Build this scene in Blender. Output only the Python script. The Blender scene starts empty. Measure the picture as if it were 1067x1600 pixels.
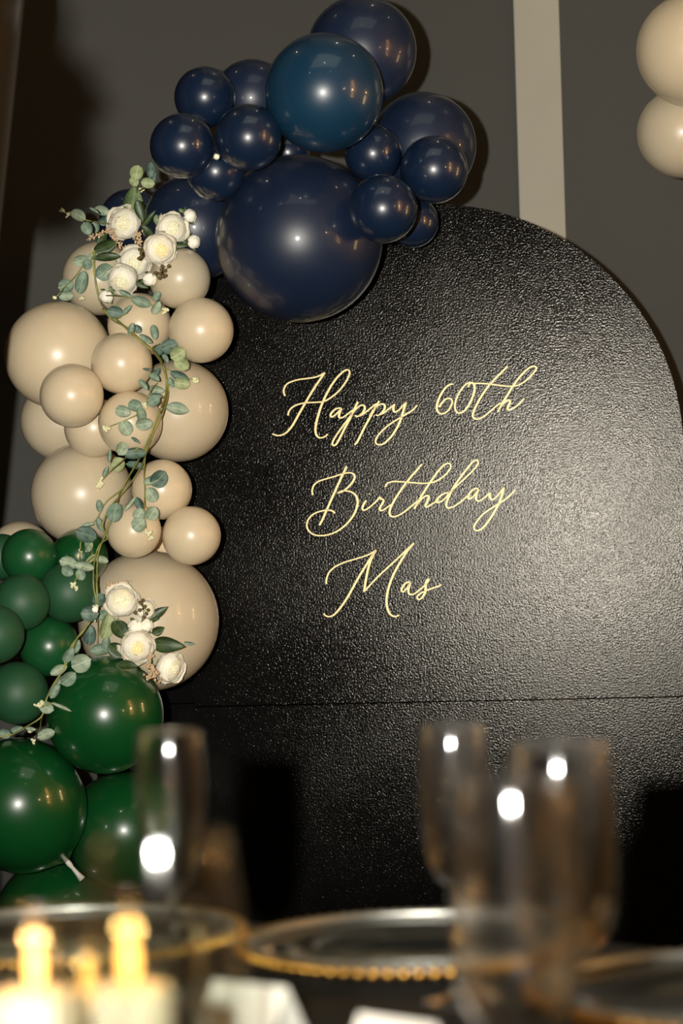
import bpy, bmesh, math, random
import numpy as np
from mathutils import Vector, Matrix, Quaternion

random.seed(7)
PI = math.pi
SC = bpy.context.scene
COL = SC.collection

# ------------------------------------------------------------------ camera
W, H = 1067, 1600
FPX = 85.0 / 36.0 * H                      # focal length in pixels (85 mm, 36 mm tall sensor)
CAM = Vector((0.0, 0.0, 1.135))
PITCH = math.atan(53.0 / FPX)
ROLL = math.radians(1.65)
_f = Vector((0, math.cos(PITCH), math.sin(PITCH)))
_r0 = Vector((1, 0, 0)); _u0 = _r0.cross(_f)
R_ = _r0 * math.cos(ROLL) - _u0 * math.sin(ROLL)
U_ = _u0 * math.cos(ROLL) + _r0 * math.sin(ROLL)
cd = bpy.data.cameras.new('camera'); cam = bpy.data.objects.new('camera', cd); COL.objects.link(cam)
cam.matrix_world = Matrix(((R_.x, U_.x, -_f.x, CAM.x), (R_.y, U_.y, -_f.y, CAM.y), (R_.z, U_.z, -_f.z, CAM.z), (0, 0, 0, 1)))
cd.sensor_fit = 'VERTICAL'; cd.sensor_height = 36.0; cd.sensor_width = 24.0; cd.lens = 85.0
cd.clip_start = 0.05
cd.dof.use_dof = True; cd.dof.focus_distance = 4.32; cd.dof.aperture_fstop = 3.8
SC.camera = cam
SC.cycles.max_bounces = 32; SC.cycles.transmission_bounces = 32; SC.cycles.glossy_bounces = 8; SC.cycles.diffuse_bounces = 3; SC.cycles.transparent_max_bounces = 40

# ------------------------------------------------------------------ world, exposure, flash
world = bpy.data.worlds.new('dim_room'); SC.world = world; world.use_nodes = True
world.node_tree.nodes['Background'].inputs[0].default_value = (0.010, 0.009, 0.008, 1)
world.node_tree.nodes['Background'].inputs[1].default_value = 0.3
SC.view_settings.view_transform = 'Standard'; SC.view_settings.look = 'None'
SC.view_settings.exposure = 0.0; SC.view_settings.gamma = 1.0; SC.view_settings.use_curve_mapping = False

def lamp(name, kind, loc, power, col, size=0.02, aim=None, spot=None, blend=0.5):
    l = bpy.data.lights.new(name, kind); o = bpy.data.objects.new(name, l); COL.objects.link(o)
    o.location = loc; l.energy = power; l.color = col
    if kind == 'AREA': l.size = size
    else: l.shadow_soft_size = size
    if kind == 'SPOT': l.spot_size = spot; l.spot_blend = blend
    if aim is not None:
        o.rotation_euler = (Vector(aim) - Vector(loc)).to_track_quat('-Z', 'Y').to_euler()
    return o
FLASH = Vector((-0.14, 0.0, CAM.z + 0.05))
lamp('camera_flash', 'SPOT', FLASH, 760, (1.0, 0.95, 0.85), 0.016, aim=FLASH + Vector((0.02, 4.4, 0.65)), spot=math.radians(54), blend=0.9)
# the bounce of the flash off the pale ceiling and the warm lamps of the room
cg = lamp('ceiling_glow', 'AREA', (-0.3, 2.7, 3.55), 6, (0.97, 1.0, 0.86), 2.6, aim=(-0.3, 2.72, 0))
cg.data.shape = 'RECTANGLE'; cg.data.size_y = 1.3

# ------------------------------------------------------------------ helpers
def ray(px, py):
    return (_f + R_ * ((px - W / 2) / FPX) - U_ * ((py - H / 2) / FPX))
def at(px, py, d):
    return CAM + ray(px, py) * d
def ppm(d): return FPX / d
def smooth_mesh(me):
    for p in me.polygons: p.use_smooth = True
def link(name, me, mat=None, parent=None, loc=None):
    if isinstance(me, bmesh.types.BMesh):
        bm = me; me = bpy.data.meshes.new(name); bm.to_mesh(me); bm.free()
    if mat is not None and not me.materials: me.materials.append(mat)
    o = bpy.data.objects.new(name, me); COL.objects.link(o)
    if parent is not None: o.parent = parent
    if loc is not None: o.location = loc
    return o
def mesh(verts, faces, name='m', smooth=True):
    me = bpy.data.meshes.new(name); me.from_pydata([tuple(v) for v in verts], [], faces); me.update()
    if smooth: smooth_mesh(me)
    return me
def thing(name, label, cat, loc=(0, 0, 0), rotz=0, group=None):
    o = bpy.data.objects.new(name, None); COL.objects.link(o); o.empty_display_size = 0.02
    o.location = loc; o.rotation_euler = (0, 0, rotz)
    return tag(o, label, cat, group)
def tag(o, label, cat, group=None):
    o['label'] = label; o['category'] = cat
    if group: o['group'] = group
    return o
def struct(name, me, mat):
    o = link(name, me, mat); o['kind'] = 'structure'; return o
def box_mesh(x0, x1, y0, y1, z0, z1, bev=0.0, name='box'):
    bm = bmesh.new(); bmesh.ops.create_cube(bm, size=1)
    for v in bm.verts:
        v.co = Vector(((x0 + x1) / 2 + v.co.x * (x1 - x0), (y0 + y1) / 2 + v.co.y * (y1 - y0), (z0 + z1) / 2 + v.co.z * (z1 - z0)))
    if bev: bmesh.ops.bevel(bm, geom=bm.edges[:], offset=bev, segments=2, affect='EDGES')
    me = bpy.data.meshes.new(name); bm.to_mesh(me); bm.free(); return me
def lathe(profile, seg=48, name='lathe', smooth=True):
    verts, faces, rings = [], [], []
    for r, z in profile:
        if r < 1e-6: rings.append([len(verts)]); verts.append((0, 0, z))
        else:
            s = len(verts); rings.append(list(range(s, s + seg)))
            for k in range(seg):
                a = 2 * PI * k / seg; verts.append((r * math.cos(a), r * math.sin(a), z))
    for A, B in zip(rings, rings[1:]):
        for k in range(seg):
            k2 = (k + 1) % seg
            if len(A) == 1 and len(B) == 1: continue
            if len(A) == 1: faces.append((A[0], B[k2], B[k]))
            elif len(B) == 1: faces.append((A[k], A[k2], B[0]))
            else: faces.append((A[k], A[k2], B[k2], B[k]))
    me = mesh(verts, faces, name, smooth)
    bm = bmesh.new(); bm.from_mesh(me); bmesh.ops.recalc_face_normals(bm, faces=bm.faces[:]); bm.to_mesh(me); bm.free()
    return me
def catmull(pts, n=6, closed=False):
    P = [Vector(p) for p in pts]
    if len(P) < 3: return P
    Q = [P[0] * 2 - P[1]] + P + [P[-1] * 2 - P[-2]]
    out = []
    for i in range(1, len(Q) - 2):
        p0, p1, p2, p3 = Q[i - 1], Q[i], Q[i + 1], Q[i + 2]
        for k in range(n):
            t = k / n
            out.append(0.5 * ((2 * p1) + (p2 - p0) * t + (2 * p0 - 5 * p1 + 4 * p2 - p3) * t * t + (3 * p1 - p0 - 3 * p2 + p3) * t ** 3))
    out.append(P[-1]); return out
def tube_data(path, r0, r1=None, seg=6, verts=None, faces=None):
    verts = [] if verts is None else verts; faces = [] if faces is None else faces
    r1 = r0 if r1 is None else r1; n = len(path); prev = None
    for i, p in enumerate(path):
        t = (path[min(i + 1, n - 1)] - path[max(i - 1, 0)])
        t = t.normalized() if t.length > 1e-9 else Vector((0, 0, 1))
        ref = Vector((0, 1, 0)) if abs(t.y) < 0.9 else Vector((1, 0, 0))
        a = t.cross(ref).normalized(); b = t.cross(a)
        r = r0 + (r1 - r0) * i / max(1, n - 1); s = len(verts)
        for k in range(seg):
            w = 2 * PI * k / seg; verts.append(p + a * (r * math.cos(w)) + b * (r * math.sin(w)))
        if prev is not None:
            for k in range(seg): faces.append((prev + k, prev + (k + 1) % seg, s + (k + 1) % seg, s + k))
        else: faces.append(tuple(range(s + seg - 1, s - 1, -1)))
        prev = s
    faces.append(tuple(range(prev, prev + seg)))
    return verts, faces
def tube(path, r0, r1=None, seg=6, name='tube'):
    v, f = tube_data(path, r0, r1, seg); return mesh(v, f, name)

# ------------------------------------------------------------------ materials
def srgb(r, g, b):
    c = lambda v: ((v / 255 + 0.055) / 1.055) ** 2.4 if v > 10 else v / 255 / 12.92
    return (c(r), c(g), c(b), 1)
def pmat(name, col, rough=0.5, metal=0.0, **kw):
    m = bpy.data.materials.new(name); m.use_nodes = True; b = m.node_tree.nodes['Principled BSDF']
    b.inputs['Base Color'].default_value = col; b.inputs['Roughness'].default_value = rough; b.inputs['Metallic'].default_value = metal
    for k, v in kw.items(): b.inputs[k.replace('_', ' ')].default_value = v
    return m
def nodes(m): return m.node_tree.nodes, m.node_tree.links, m.node_tree.nodes['Principled BSDF']
def add_noise(m, scale, lo, hi, target='Base Color', detail=4, coord='Object'):
    N, L, b = nodes(m); tc = N.new('ShaderNodeTexCoord'); n = N.new('ShaderNodeTexNoise'); n.inputs['Scale'].default_value = scale; n.inputs['Detail'].default_value = detail
    L.new(tc.outputs[coord], n.inputs['Vector'])
    if target == 'Base Color':
        r = N.new('ShaderNodeValToRGB'); r.color_ramp.elements[0].color = lo; r.color_ramp.elements[1].color = hi
        r.color_ramp.elements[0].position = .3; r.color_ramp.elements[1].position = .7
        L.new(n.outputs['Fac'], r.inputs['Fac']); L.new(r.outputs['Color'], b.inputs['Base Color'])
    else:
        r = N.new('ShaderNodeMapRange'); r.inputs['From Min'].default_value = .3; r.inputs['From Max'].default_value = .7
        r.inputs['To Min'].default_value = lo; r.inputs['To Max'].default_value = hi
        L.new(n.outputs['Fac'], r.inputs['Value']); L.new(r.outputs['Result'], b.inputs[target])
    return m
def add_bump(m, scale, strength, dist=0.001, detail=3, coord='Object', kind='noise'):
    N, L, b = nodes(m); tc = N.new('ShaderNodeTexCoord')
    n = N.new('ShaderNodeTexNoise' if kind == 'noise' else 'ShaderNodeTexVoronoi'); n.inputs['Scale'].default_value = scale
    if kind == 'noise': n.inputs['Detail'].default_value = detail
    L.new(tc.outputs[coord], n.inputs['Vector']); bp = N.new('ShaderNodeBump'); bp.inputs['Strength'].default_value = strength; bp.inputs['Distance'].default_value = dist
    L.new(n.outputs['Fac' if kind == 'noise' else 'Distance'], bp.inputs['Height'])
    if b.inputs['Normal'].links: L.new(b.inputs['Normal'].links[0].from_socket, bp.inputs['Normal'])
    L.new(bp.outputs['Normal'], b.inputs['Normal']); return m
def emis(name, col, s):
    m = pmat(name, (0, 0, 0, 1), 0.5); b = m.node_tree.nodes['Principled BSDF']
    b.inputs['Emission Color'].default_value = col; b.inputs['Emission Strength'].default_value = s; return m

M = {}
M['wall'] = add_bump(add_noise(pmat('dark_wall_paint', srgb(66, 65, 60), 0.85), 1.5, srgb(62, 62, 59), srgb(67, 67, 64)), 300, 0.15)
M['side_wall'] = pmat('warm_side_wall', srgb(168, 146, 108), 0.8)
M['trim'] = add_noise(pmat('pale_trim_paint', srgb(158, 153, 135), 0.7), 3, srgb(154, 151, 138), srgb(161, 158, 145))
M['ceiling'] = pmat('ceiling_paint', srgb(170, 172, 160), 0.9)
M['floor'] = add_noise(pmat('dark_carpet', srgb(35, 32, 30), 0.95), 40, srgb(28, 26, 24), srgb(42, 38, 36))
M['skirting'] = pmat('skirting_paint', srgb(60, 58, 54), 0.6)

def balloon_mat(name, col, col2, rough, sss=0.0, coat=0.0):
    m = pmat(name, col, rough, Specular_IOR_Level=0.5)
    add_noise(m, 9, col, col2, detail=2)
    N, L, b = nodes(m)
    if sss: b.inputs['Subsurface Weight'].default_value = sss; b.inputs['Subsurface Radius'].default_value = (0.02, 0.012, 0.007); b.inputs['Subsurface Scale'].default_value = 1.0
    if coat: b.inputs['Coat Weight'].default_value = coat; b.inputs['Coat Roughness'].default_value = 0.07
    return m
M['navy'] = balloon_mat('navy_latex', srgb(14, 29, 51), srgb(17, 33, 56), 0.32, coat=0.9)
M['navy_big'] = balloon_mat('navy_stretched_latex', srgb(18, 30, 52), srgb(21, 34, 57), 0.40, coat=0.5)
M['teal'] = balloon_mat('teal_blue_latex', srgb(18, 54, 76), srgb(16, 46, 70), 0.34, coat=0.8)
M['cream'] = balloon_mat('cream_latex', srgb(212, 194, 163), srgb(207, 189, 158), 0.34, sss=0.15, coat=0.5)
M['cream_big'] = balloon_mat('sand_latex', srgb(201, 187, 160), srgb(196, 181, 154), 0.36, sss=0.15, coat=0.5)
M['green'] = balloon_mat('glossy_green_latex', srgb(8, 64, 26), srgb(10, 70, 30), 0.3, coat=1.0)
M['green_matte'] = balloon_mat('matte_green_latex', srgb(26, 70, 42), srgb(30, 76, 46), 0.55)
M['green_satin'] = balloon_mat('satin_green_latex', srgb(18, 70, 36), srgb(22, 76, 40), 0.32)

def board_mat():
    m = pmat('black_textured_paint', (0.004, 0.004, 0.0038, 1), 0.5, Specular_IOR_Level=0.0)
    add_bump(m, 290, 0.60, 0.0008, detail=2.5)
    add_bump(m, 60, 0.05, 0.001, detail=2)
    N, L, b = nodes(m); tc = N.new('ShaderNodeTexCoord')
    g = N.new('ShaderNodeBsdfAnisotropic'); g.distribution = 'BECKMANN'; g.inputs['Color'].default_value = (1, 0.95, 0.87, 1)
    n = N.new('ShaderNodeTexNoise'); n.inputs['Scale'].default_value = 3.0; n.inputs['Detail'].default_value = 3
    r = N.new('ShaderNodeMapRange'); r.inputs['From Min'].default_value = .3; r.inputs['From Max'].default_value = .7; r.inputs['To Min'].default_value = 0.15; r.inputs['To Max'].default_value = 0.25
    L.new(tc.outputs['Object'], n.inputs['Vector']); L.new(n.outputs['Fac'], r.inputs['Value']); L.new(r.outputs['Result'], g.inputs['Roughness'])
    L.new(b.inputs['Normal'].links[0].from_socket, g.inputs['Normal'])
    fr = N.new('ShaderNodeFresnel'); fr.inputs['IOR'].default_value = 1.245
    mx = N.new('ShaderNodeMixShader'); out = [x for x in N if x.type == 'OUTPUT_MATERIAL'][0]
    L.new(fr.outputs['Fac'], mx.inputs['Fac']); L.new(b.outputs['BSDF'], mx.inputs[1]); L.new(g.outputs['BSDF'], mx.inputs[2]); L.new(mx.outputs['Shader'], out.inputs['Surface'])
    return m
M['board'] = board_mat()
M['board_edge'] = pmat('black_board_edge', (0.006, 0.006, 0.006, 1), 0.7)
M['gold_letter'] = pmat('pale_gold_acrylic', srgb(232, 212, 152), 0.45, 0.15)
def leaf_mat(name, lo, hi, vein, rough):
    # leaf blade mottled lo..hi with lighter midrib and slanting side veins, in the leaf's own coordinates
    m = pmat(name, lo, rough); N, L, b = nodes(m); tc = N.new('ShaderNodeTexCoord')
    n = N.new('ShaderNodeTexNoise'); n.inputs['Scale'].default_value = 3.5; n.inputs['Detail'].default_value = 4; L.new(tc.outputs['Object'], n.inputs['Vector'])
    r = N.new('ShaderNodeValToRGB'); r.color_ramp.elements[0].color = lo; r.color_ramp.elements[1].color = hi
    r.color_ramp.elements[0].position = .36; r.color_ramp.elements[1].position = .64; L.new(n.outputs['Fac'], r.inputs['Fac'])
    sp = N.new('ShaderNodeSeparateXYZ'); L.new(tc.outputs['Object'], sp.inputs[0])
    def mth(op, x, y=None):
        q = N.new('ShaderNodeMath'); q.operation = op
        for i, v in enumerate((x, y)):
            if v is None: continue
            if isinstance(v, (int, float)): q.inputs[i].default_value = v
            else: L.new(v, q.inputs[i])
        return q.outputs[0]
    ax = mth('ABSOLUTE', sp.outputs['X'])
    rib = mth('LESS_THAN', ax, 0.028)
    band = mth('LESS_THAN', mth('FRACT', mth('MULTIPLY', mth('SUBTRACT', sp.outputs['Y'], mth('MULTIPLY', ax, 0.7)), 7.0)), 0.17)
    f = mth('MULTIPLY', mth('MAXIMUM', rib, mth('MULTIPLY', band, 0.6)), 0.75)
    mx = N.new('ShaderNodeMix'); mx.data_type = 'RGBA'; L.new(f, mx.inputs['Factor']); L.new(r.outputs['Color'], mx.inputs['A']); mx.inputs['B'].default_value = vein
    L.new(mx.outputs['Result'], b.inputs['Base Color']); return m
M['leaf_pale'] = leaf_mat('pale_eucalyptus', srgb(112, 132, 108), srgb(150, 164, 140), srgb(178, 190, 160), 0.6)
M['leaf_mid'] = leaf_mat('grey_green_eucalyptus', srgb(84, 108, 92), srgb(122, 144, 122), srgb(150, 168, 140), 0.6)
M['leaf_deep'] = leaf_mat('blue_green_eucalyptus', srgb(48, 74, 66), srgb(88, 112, 100), srgb(116, 138, 116), 0.55)
M['leaf_olive'] = leaf_mat('yellow_green_eucalyptus', srgb(118, 134, 88), srgb(156, 166, 118), srgb(182, 188, 140), 0.6)
M['leaf_dark'] = leaf_mat('dark_rose_leaf', srgb(34, 50, 24), srgb(60, 80, 42), srgb(78, 96, 56), 0.45)
M['leaf_rose'] = leaf_mat('soft_green_rose_leaf', srgb(76, 96, 58), srgb(110, 128, 84), srgb(130, 146, 102), 0.55)
M['stem'] = add_noise(pmat('yellow_green_stem', srgb(138, 142, 70), 0.5), 60, srgb(112, 122, 62), srgb(160, 156, 82))
M['bud_tip'] = pmat('cream_green_bud', srgb(226, 224, 180), 0.55)
M['petal'] = add_noise(pmat('ivory_petal', srgb(248, 240, 222), 0.6, Subsurface_Weight=0.12, Subsurface_Scale=0.006), 2.5, srgb(253, 244, 223), srgb(255, 249, 234))
M['petal_in'] = pmat('cream_inner_petal', srgb(252, 240, 208), 0.6, Subsurface_Weight=0.25, Subsurface_Scale=0.01)
M['petal_core'] = pmat('yellow_flower_core', srgb(252, 232, 180), 0.6)
M['berry'] = add_noise(pmat('olive_brown_berry', srgb(84, 72, 42), 0.35), 200, srgb(70, 62, 32), srgb(104, 86, 52))
M['dried'] = add_noise(pmat('peach_dried_flower', srgb(212, 180, 140), 0.8), 200, srgb(196, 160, 118), srgb(226, 200, 164))
M['glass'] = pmat('clear_glass', (1, 1, 1, 1), 0.07, Transmission_Weight=1.0, IOR=1.48)
def thin_glass():
    m = bpy.data.materials.new('thin_clear_glass'); m.use_nodes = True; N, L = m.node_tree.nodes, m.node_tree.links
    N.remove(N['Principled BSDF']); out = [x for x in N if x.type == 'OUTPUT_MATERIAL'][0]
    t = N.new('ShaderNodeBsdfTransparent'); t.inputs['Color'].default_value = (0.97, 0.98, 0.97, 1)
    g = N.new('ShaderNodeBsdfGlossy'); g.inputs['Roughness'].default_value = 0.07
    f = N.new('ShaderNodeFresnel'); geo = N.new('ShaderNodeNewGeometry'); mr = N.new('ShaderNodeMapRange'); mr.inputs['To Min'].default_value = 1.65; mr.inputs['To Max'].default_value = 1 / 1.65
    L.new(geo.outputs['Backfacing'], mr.inputs['Value']); L.new(mr.outputs['Result'], f.inputs['IOR']); x = N.new('ShaderNodeMixShader')
    L.new(f.outputs[0], x.inputs[0]); L.new(t.outputs[0], x.inputs[1]); L.new(g.outputs[0], x.inputs[2]); L.new(x.outputs[0], out.inputs[0]); return m
M['thin_glass'] = thin_glass()
M['plate_glass'] = pmat('plate_glass', (0.93, 0.97, 0.94, 1), 0.03, Transmission_Weight=1.0, IOR=1.5)
M['gold'] = pmat('gold_bead', srgb(222, 172, 84), 0.28, 1.0)
M['silver'] = pmat('silver_rim', srgb(205, 205, 198), 0.42, 1.0)
M['wax'] = pmat('ivory_wax', srgb(238, 226, 200), 0.5, Subsurface_Weight=0.3)
M['wax'].node_tree.nodes['Principled BSDF'].inputs['Subsurface Radius'].default_value = (0.02, 0.012, 0.006)
M['wick'] = pmat('burnt_wick', (0.01, 0.008, 0.006, 1), 0.9)
M['flame'] = emis('candle_flame', (1.0, 0.46, 0.10, 1), 9)
M['card'] = pmat('white_card', srgb(245, 242, 234), 0.7)
M['cloth'] = add_bump(pmat('black_tablecloth', srgb(20, 18, 16), 0.55), 900, 0.2)
M['wood'] = add_noise(pmat('dark_wood', srgb(48, 34, 24), 0.5), 12, srgb(38, 26, 18), srgb(60, 42, 30))
M['curtain'] = add_noise(pmat('brown_velvet', srgb(52, 42, 28), 0.6, Sheen_Weight=0.3), 30, srgb(34, 28, 20), srgb(46, 38, 28))
M['navy_cloth'] = pmat('dark_navy_cloth', srgb(7, 9, 18), 0.9)
M['lamp_metal'] = pmat('brass', srgb(180, 140, 80), 0.3, 1.0)
M['bulb'] = emis('warm_bulb', (1.0, 0.50, 0.16, 1), 60)
M['downlight'] = emis('downlight_bulb', (1.0, 0.86, 0.66, 1), 60)
M['white_plastic'] = pmat('white_plastic', srgb(225, 222, 210), 0.5)
M['knot'] = pmat('latex_neck_glint', srgb(200, 200, 190), 0.4)  # pale tone stands in for the bright reflection on the green balloon's neck

# ------------------------------------------------------------------ the room
WALL_Y = 5.10
X0, X1, Y0, Y1, ZC = -3.0, 3.4, -3.2, WALL_Y, 3.7
struct('floor', box_mesh(X0, X1, Y0, Y1, -0.1, 0), M['floor'])
struct('ceiling', box_mesh(X0, X1, Y0, Y1, ZC, ZC + 0.1), M['ceiling'])
struct('wall_back', box_mesh(X0, X1, Y1, Y1 + 0.1, 0, ZC), M['wall'])
struct('wall_front', box_mesh(X0, X1, Y0 - 0.1, Y0, 0, ZC), M['side_wall'])
struct('wall_left', box_mesh(X0 - 0.1, X0, Y0, Y1, 0, ZC), M['side_wall'])
struct('wall_right', box_mesh(X1, X1 + 0.1, Y0, Y1, 0, ZC), M['side_wall'])
struct('baseboard_back', box_mesh(X0, X1, Y1 - 0.02, Y1, 0, 0.1, 0.004), M['skirting'])
# pale vertical strip of the rear wall
pa, pb = at(802, 0, WALL_Y), at(885, 380, WALL_Y)
xs0 = 0.5 * (at(803, 30, WALL_Y).x + at(812, 330, WALL_Y).x); xs1 = 0.5 * (at(873, 30, WALL_Y).x + at(884, 350, WALL_Y).x)
struct('trim_1', box_mesh(xs0, xs1, Y1 - 0.012, Y1, 0.1, ZC, 0.002), M['trim'])

# ------------------------------------------------------------------ the arched board
YAW = math.radians(7.0)
BN = Vector((-math.sin(YAW), -math.cos(YAW), 0))          # board normal, towards the camera
BX = Vector((math.cos(YAW), -math.sin(YAW), 0))           # board's own right
B0 = at(675, 705, 4.5)
def on_board(px, py, lift=0.0):
    d = ray(px, py); o = CAM - (B0 + BN * lift)
    t = -o.dot(BN) / d.dot(BN); return CAM + d * t
def board_xz(px, py):
    p = on_board(px, py) - B0; return p.dot(BX), p.z
RB = 0.5 * (board_xz(1063, 705)[0] - board_xz(287, 705)[0])
ztop = board_xz(690, 318)[1]; zc = ztop - RB
zseam = board_xz(660, 1097)[1]
board = thing('arched_board', 'tall black textured arch board with gold script lettering behind the balloons', 'backdrop', (B0.x, B0.y, 0), -YAW)
TH = 0.05
def slab(outline, name):                # outline in board x / absolute z, extruded backwards, rounded front edge
    bm = bmesh.new(); vs = [bm.verts.new((x, 0, z)) for x, z in outline]; f = bm.faces.new(vs)
    r = bmesh.ops.extrude_face_region(bm, geom=[f]); ev = [e for e in r['geom'] if isinstance(e, bmesh.types.BMVert)]
    bmesh.ops.translate(bm, vec=(0, TH, 0), verts=ev); bmesh.ops.recalc_face_normals(bm, faces=bm.faces[:])
    fe = [e for e in bm.edges if all(abs(v.co.y) < 1e-6 for v in e.verts)]
    bmesh.ops.bevel(bm, geom=fe, offset=0.0022, segments=2, affect='EDGES')
    me = bpy.data.meshes.new(name); bm.to_mesh(me); bm.free(); return me
z_arch = B0.z + zc; z_s = B0.z + zseam
arc = [(RB * math.cos(a), z_arch + RB * math.sin(a)) for a in np.linspace(0, PI, 72)]
link('upper_panel', slab([(RB, z_s + 0.0012)] + arc + [(-RB, z_s + 0.0012)], 'upper_panel'), M['board'], board)
link('lower_panel', slab([(RB, 0.0), (RB, z_s - 0.0012), (-RB, z_s - 0.0012), (-RB, 0.0)], 'lower_panel'), M['board'], board)
for sx in (-0.3, 0.3):                 # stiffening battens on the rear
    link('batten', box_mesh(sx - 0.03, sx + 0.03, TH, TH + 0.03, 0.0, z_arch + 0.2, 0.002), M['wood'], board)

# a second, shorter arch board stands behind it to the left, hidden for the most part by the balloons
BACK = 0.10
q0 = B0 - BN * BACK; c2 = on_board(470, 700, -BACK); R2 = (on_board(810, 700, -BACK) - c2).dot(BX)
board2 = thing('arched_board', 'shorter black textured arch board standing behind the left of the lettered one', 'backdrop', (c2.x, c2.y, 0), -YAW)
arc2 = [(R2 * math.cos(a), c2.z + R2 * math.sin(a)) for a in np.linspace(0, PI, 64)]
link('upper_panel', slab([(R2, z_s + 0.0012)] + arc2 + [(-R2, z_s + 0.0012)], 'upper_panel'), M['board'], board2)
link('lower_panel', slab([(R2, 0.0), (R2, z_s - 0.0012), (-R2, z_s - 0.0012), (-R2, 0.0)], 'lower_panel'), M['board'], board2)

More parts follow.
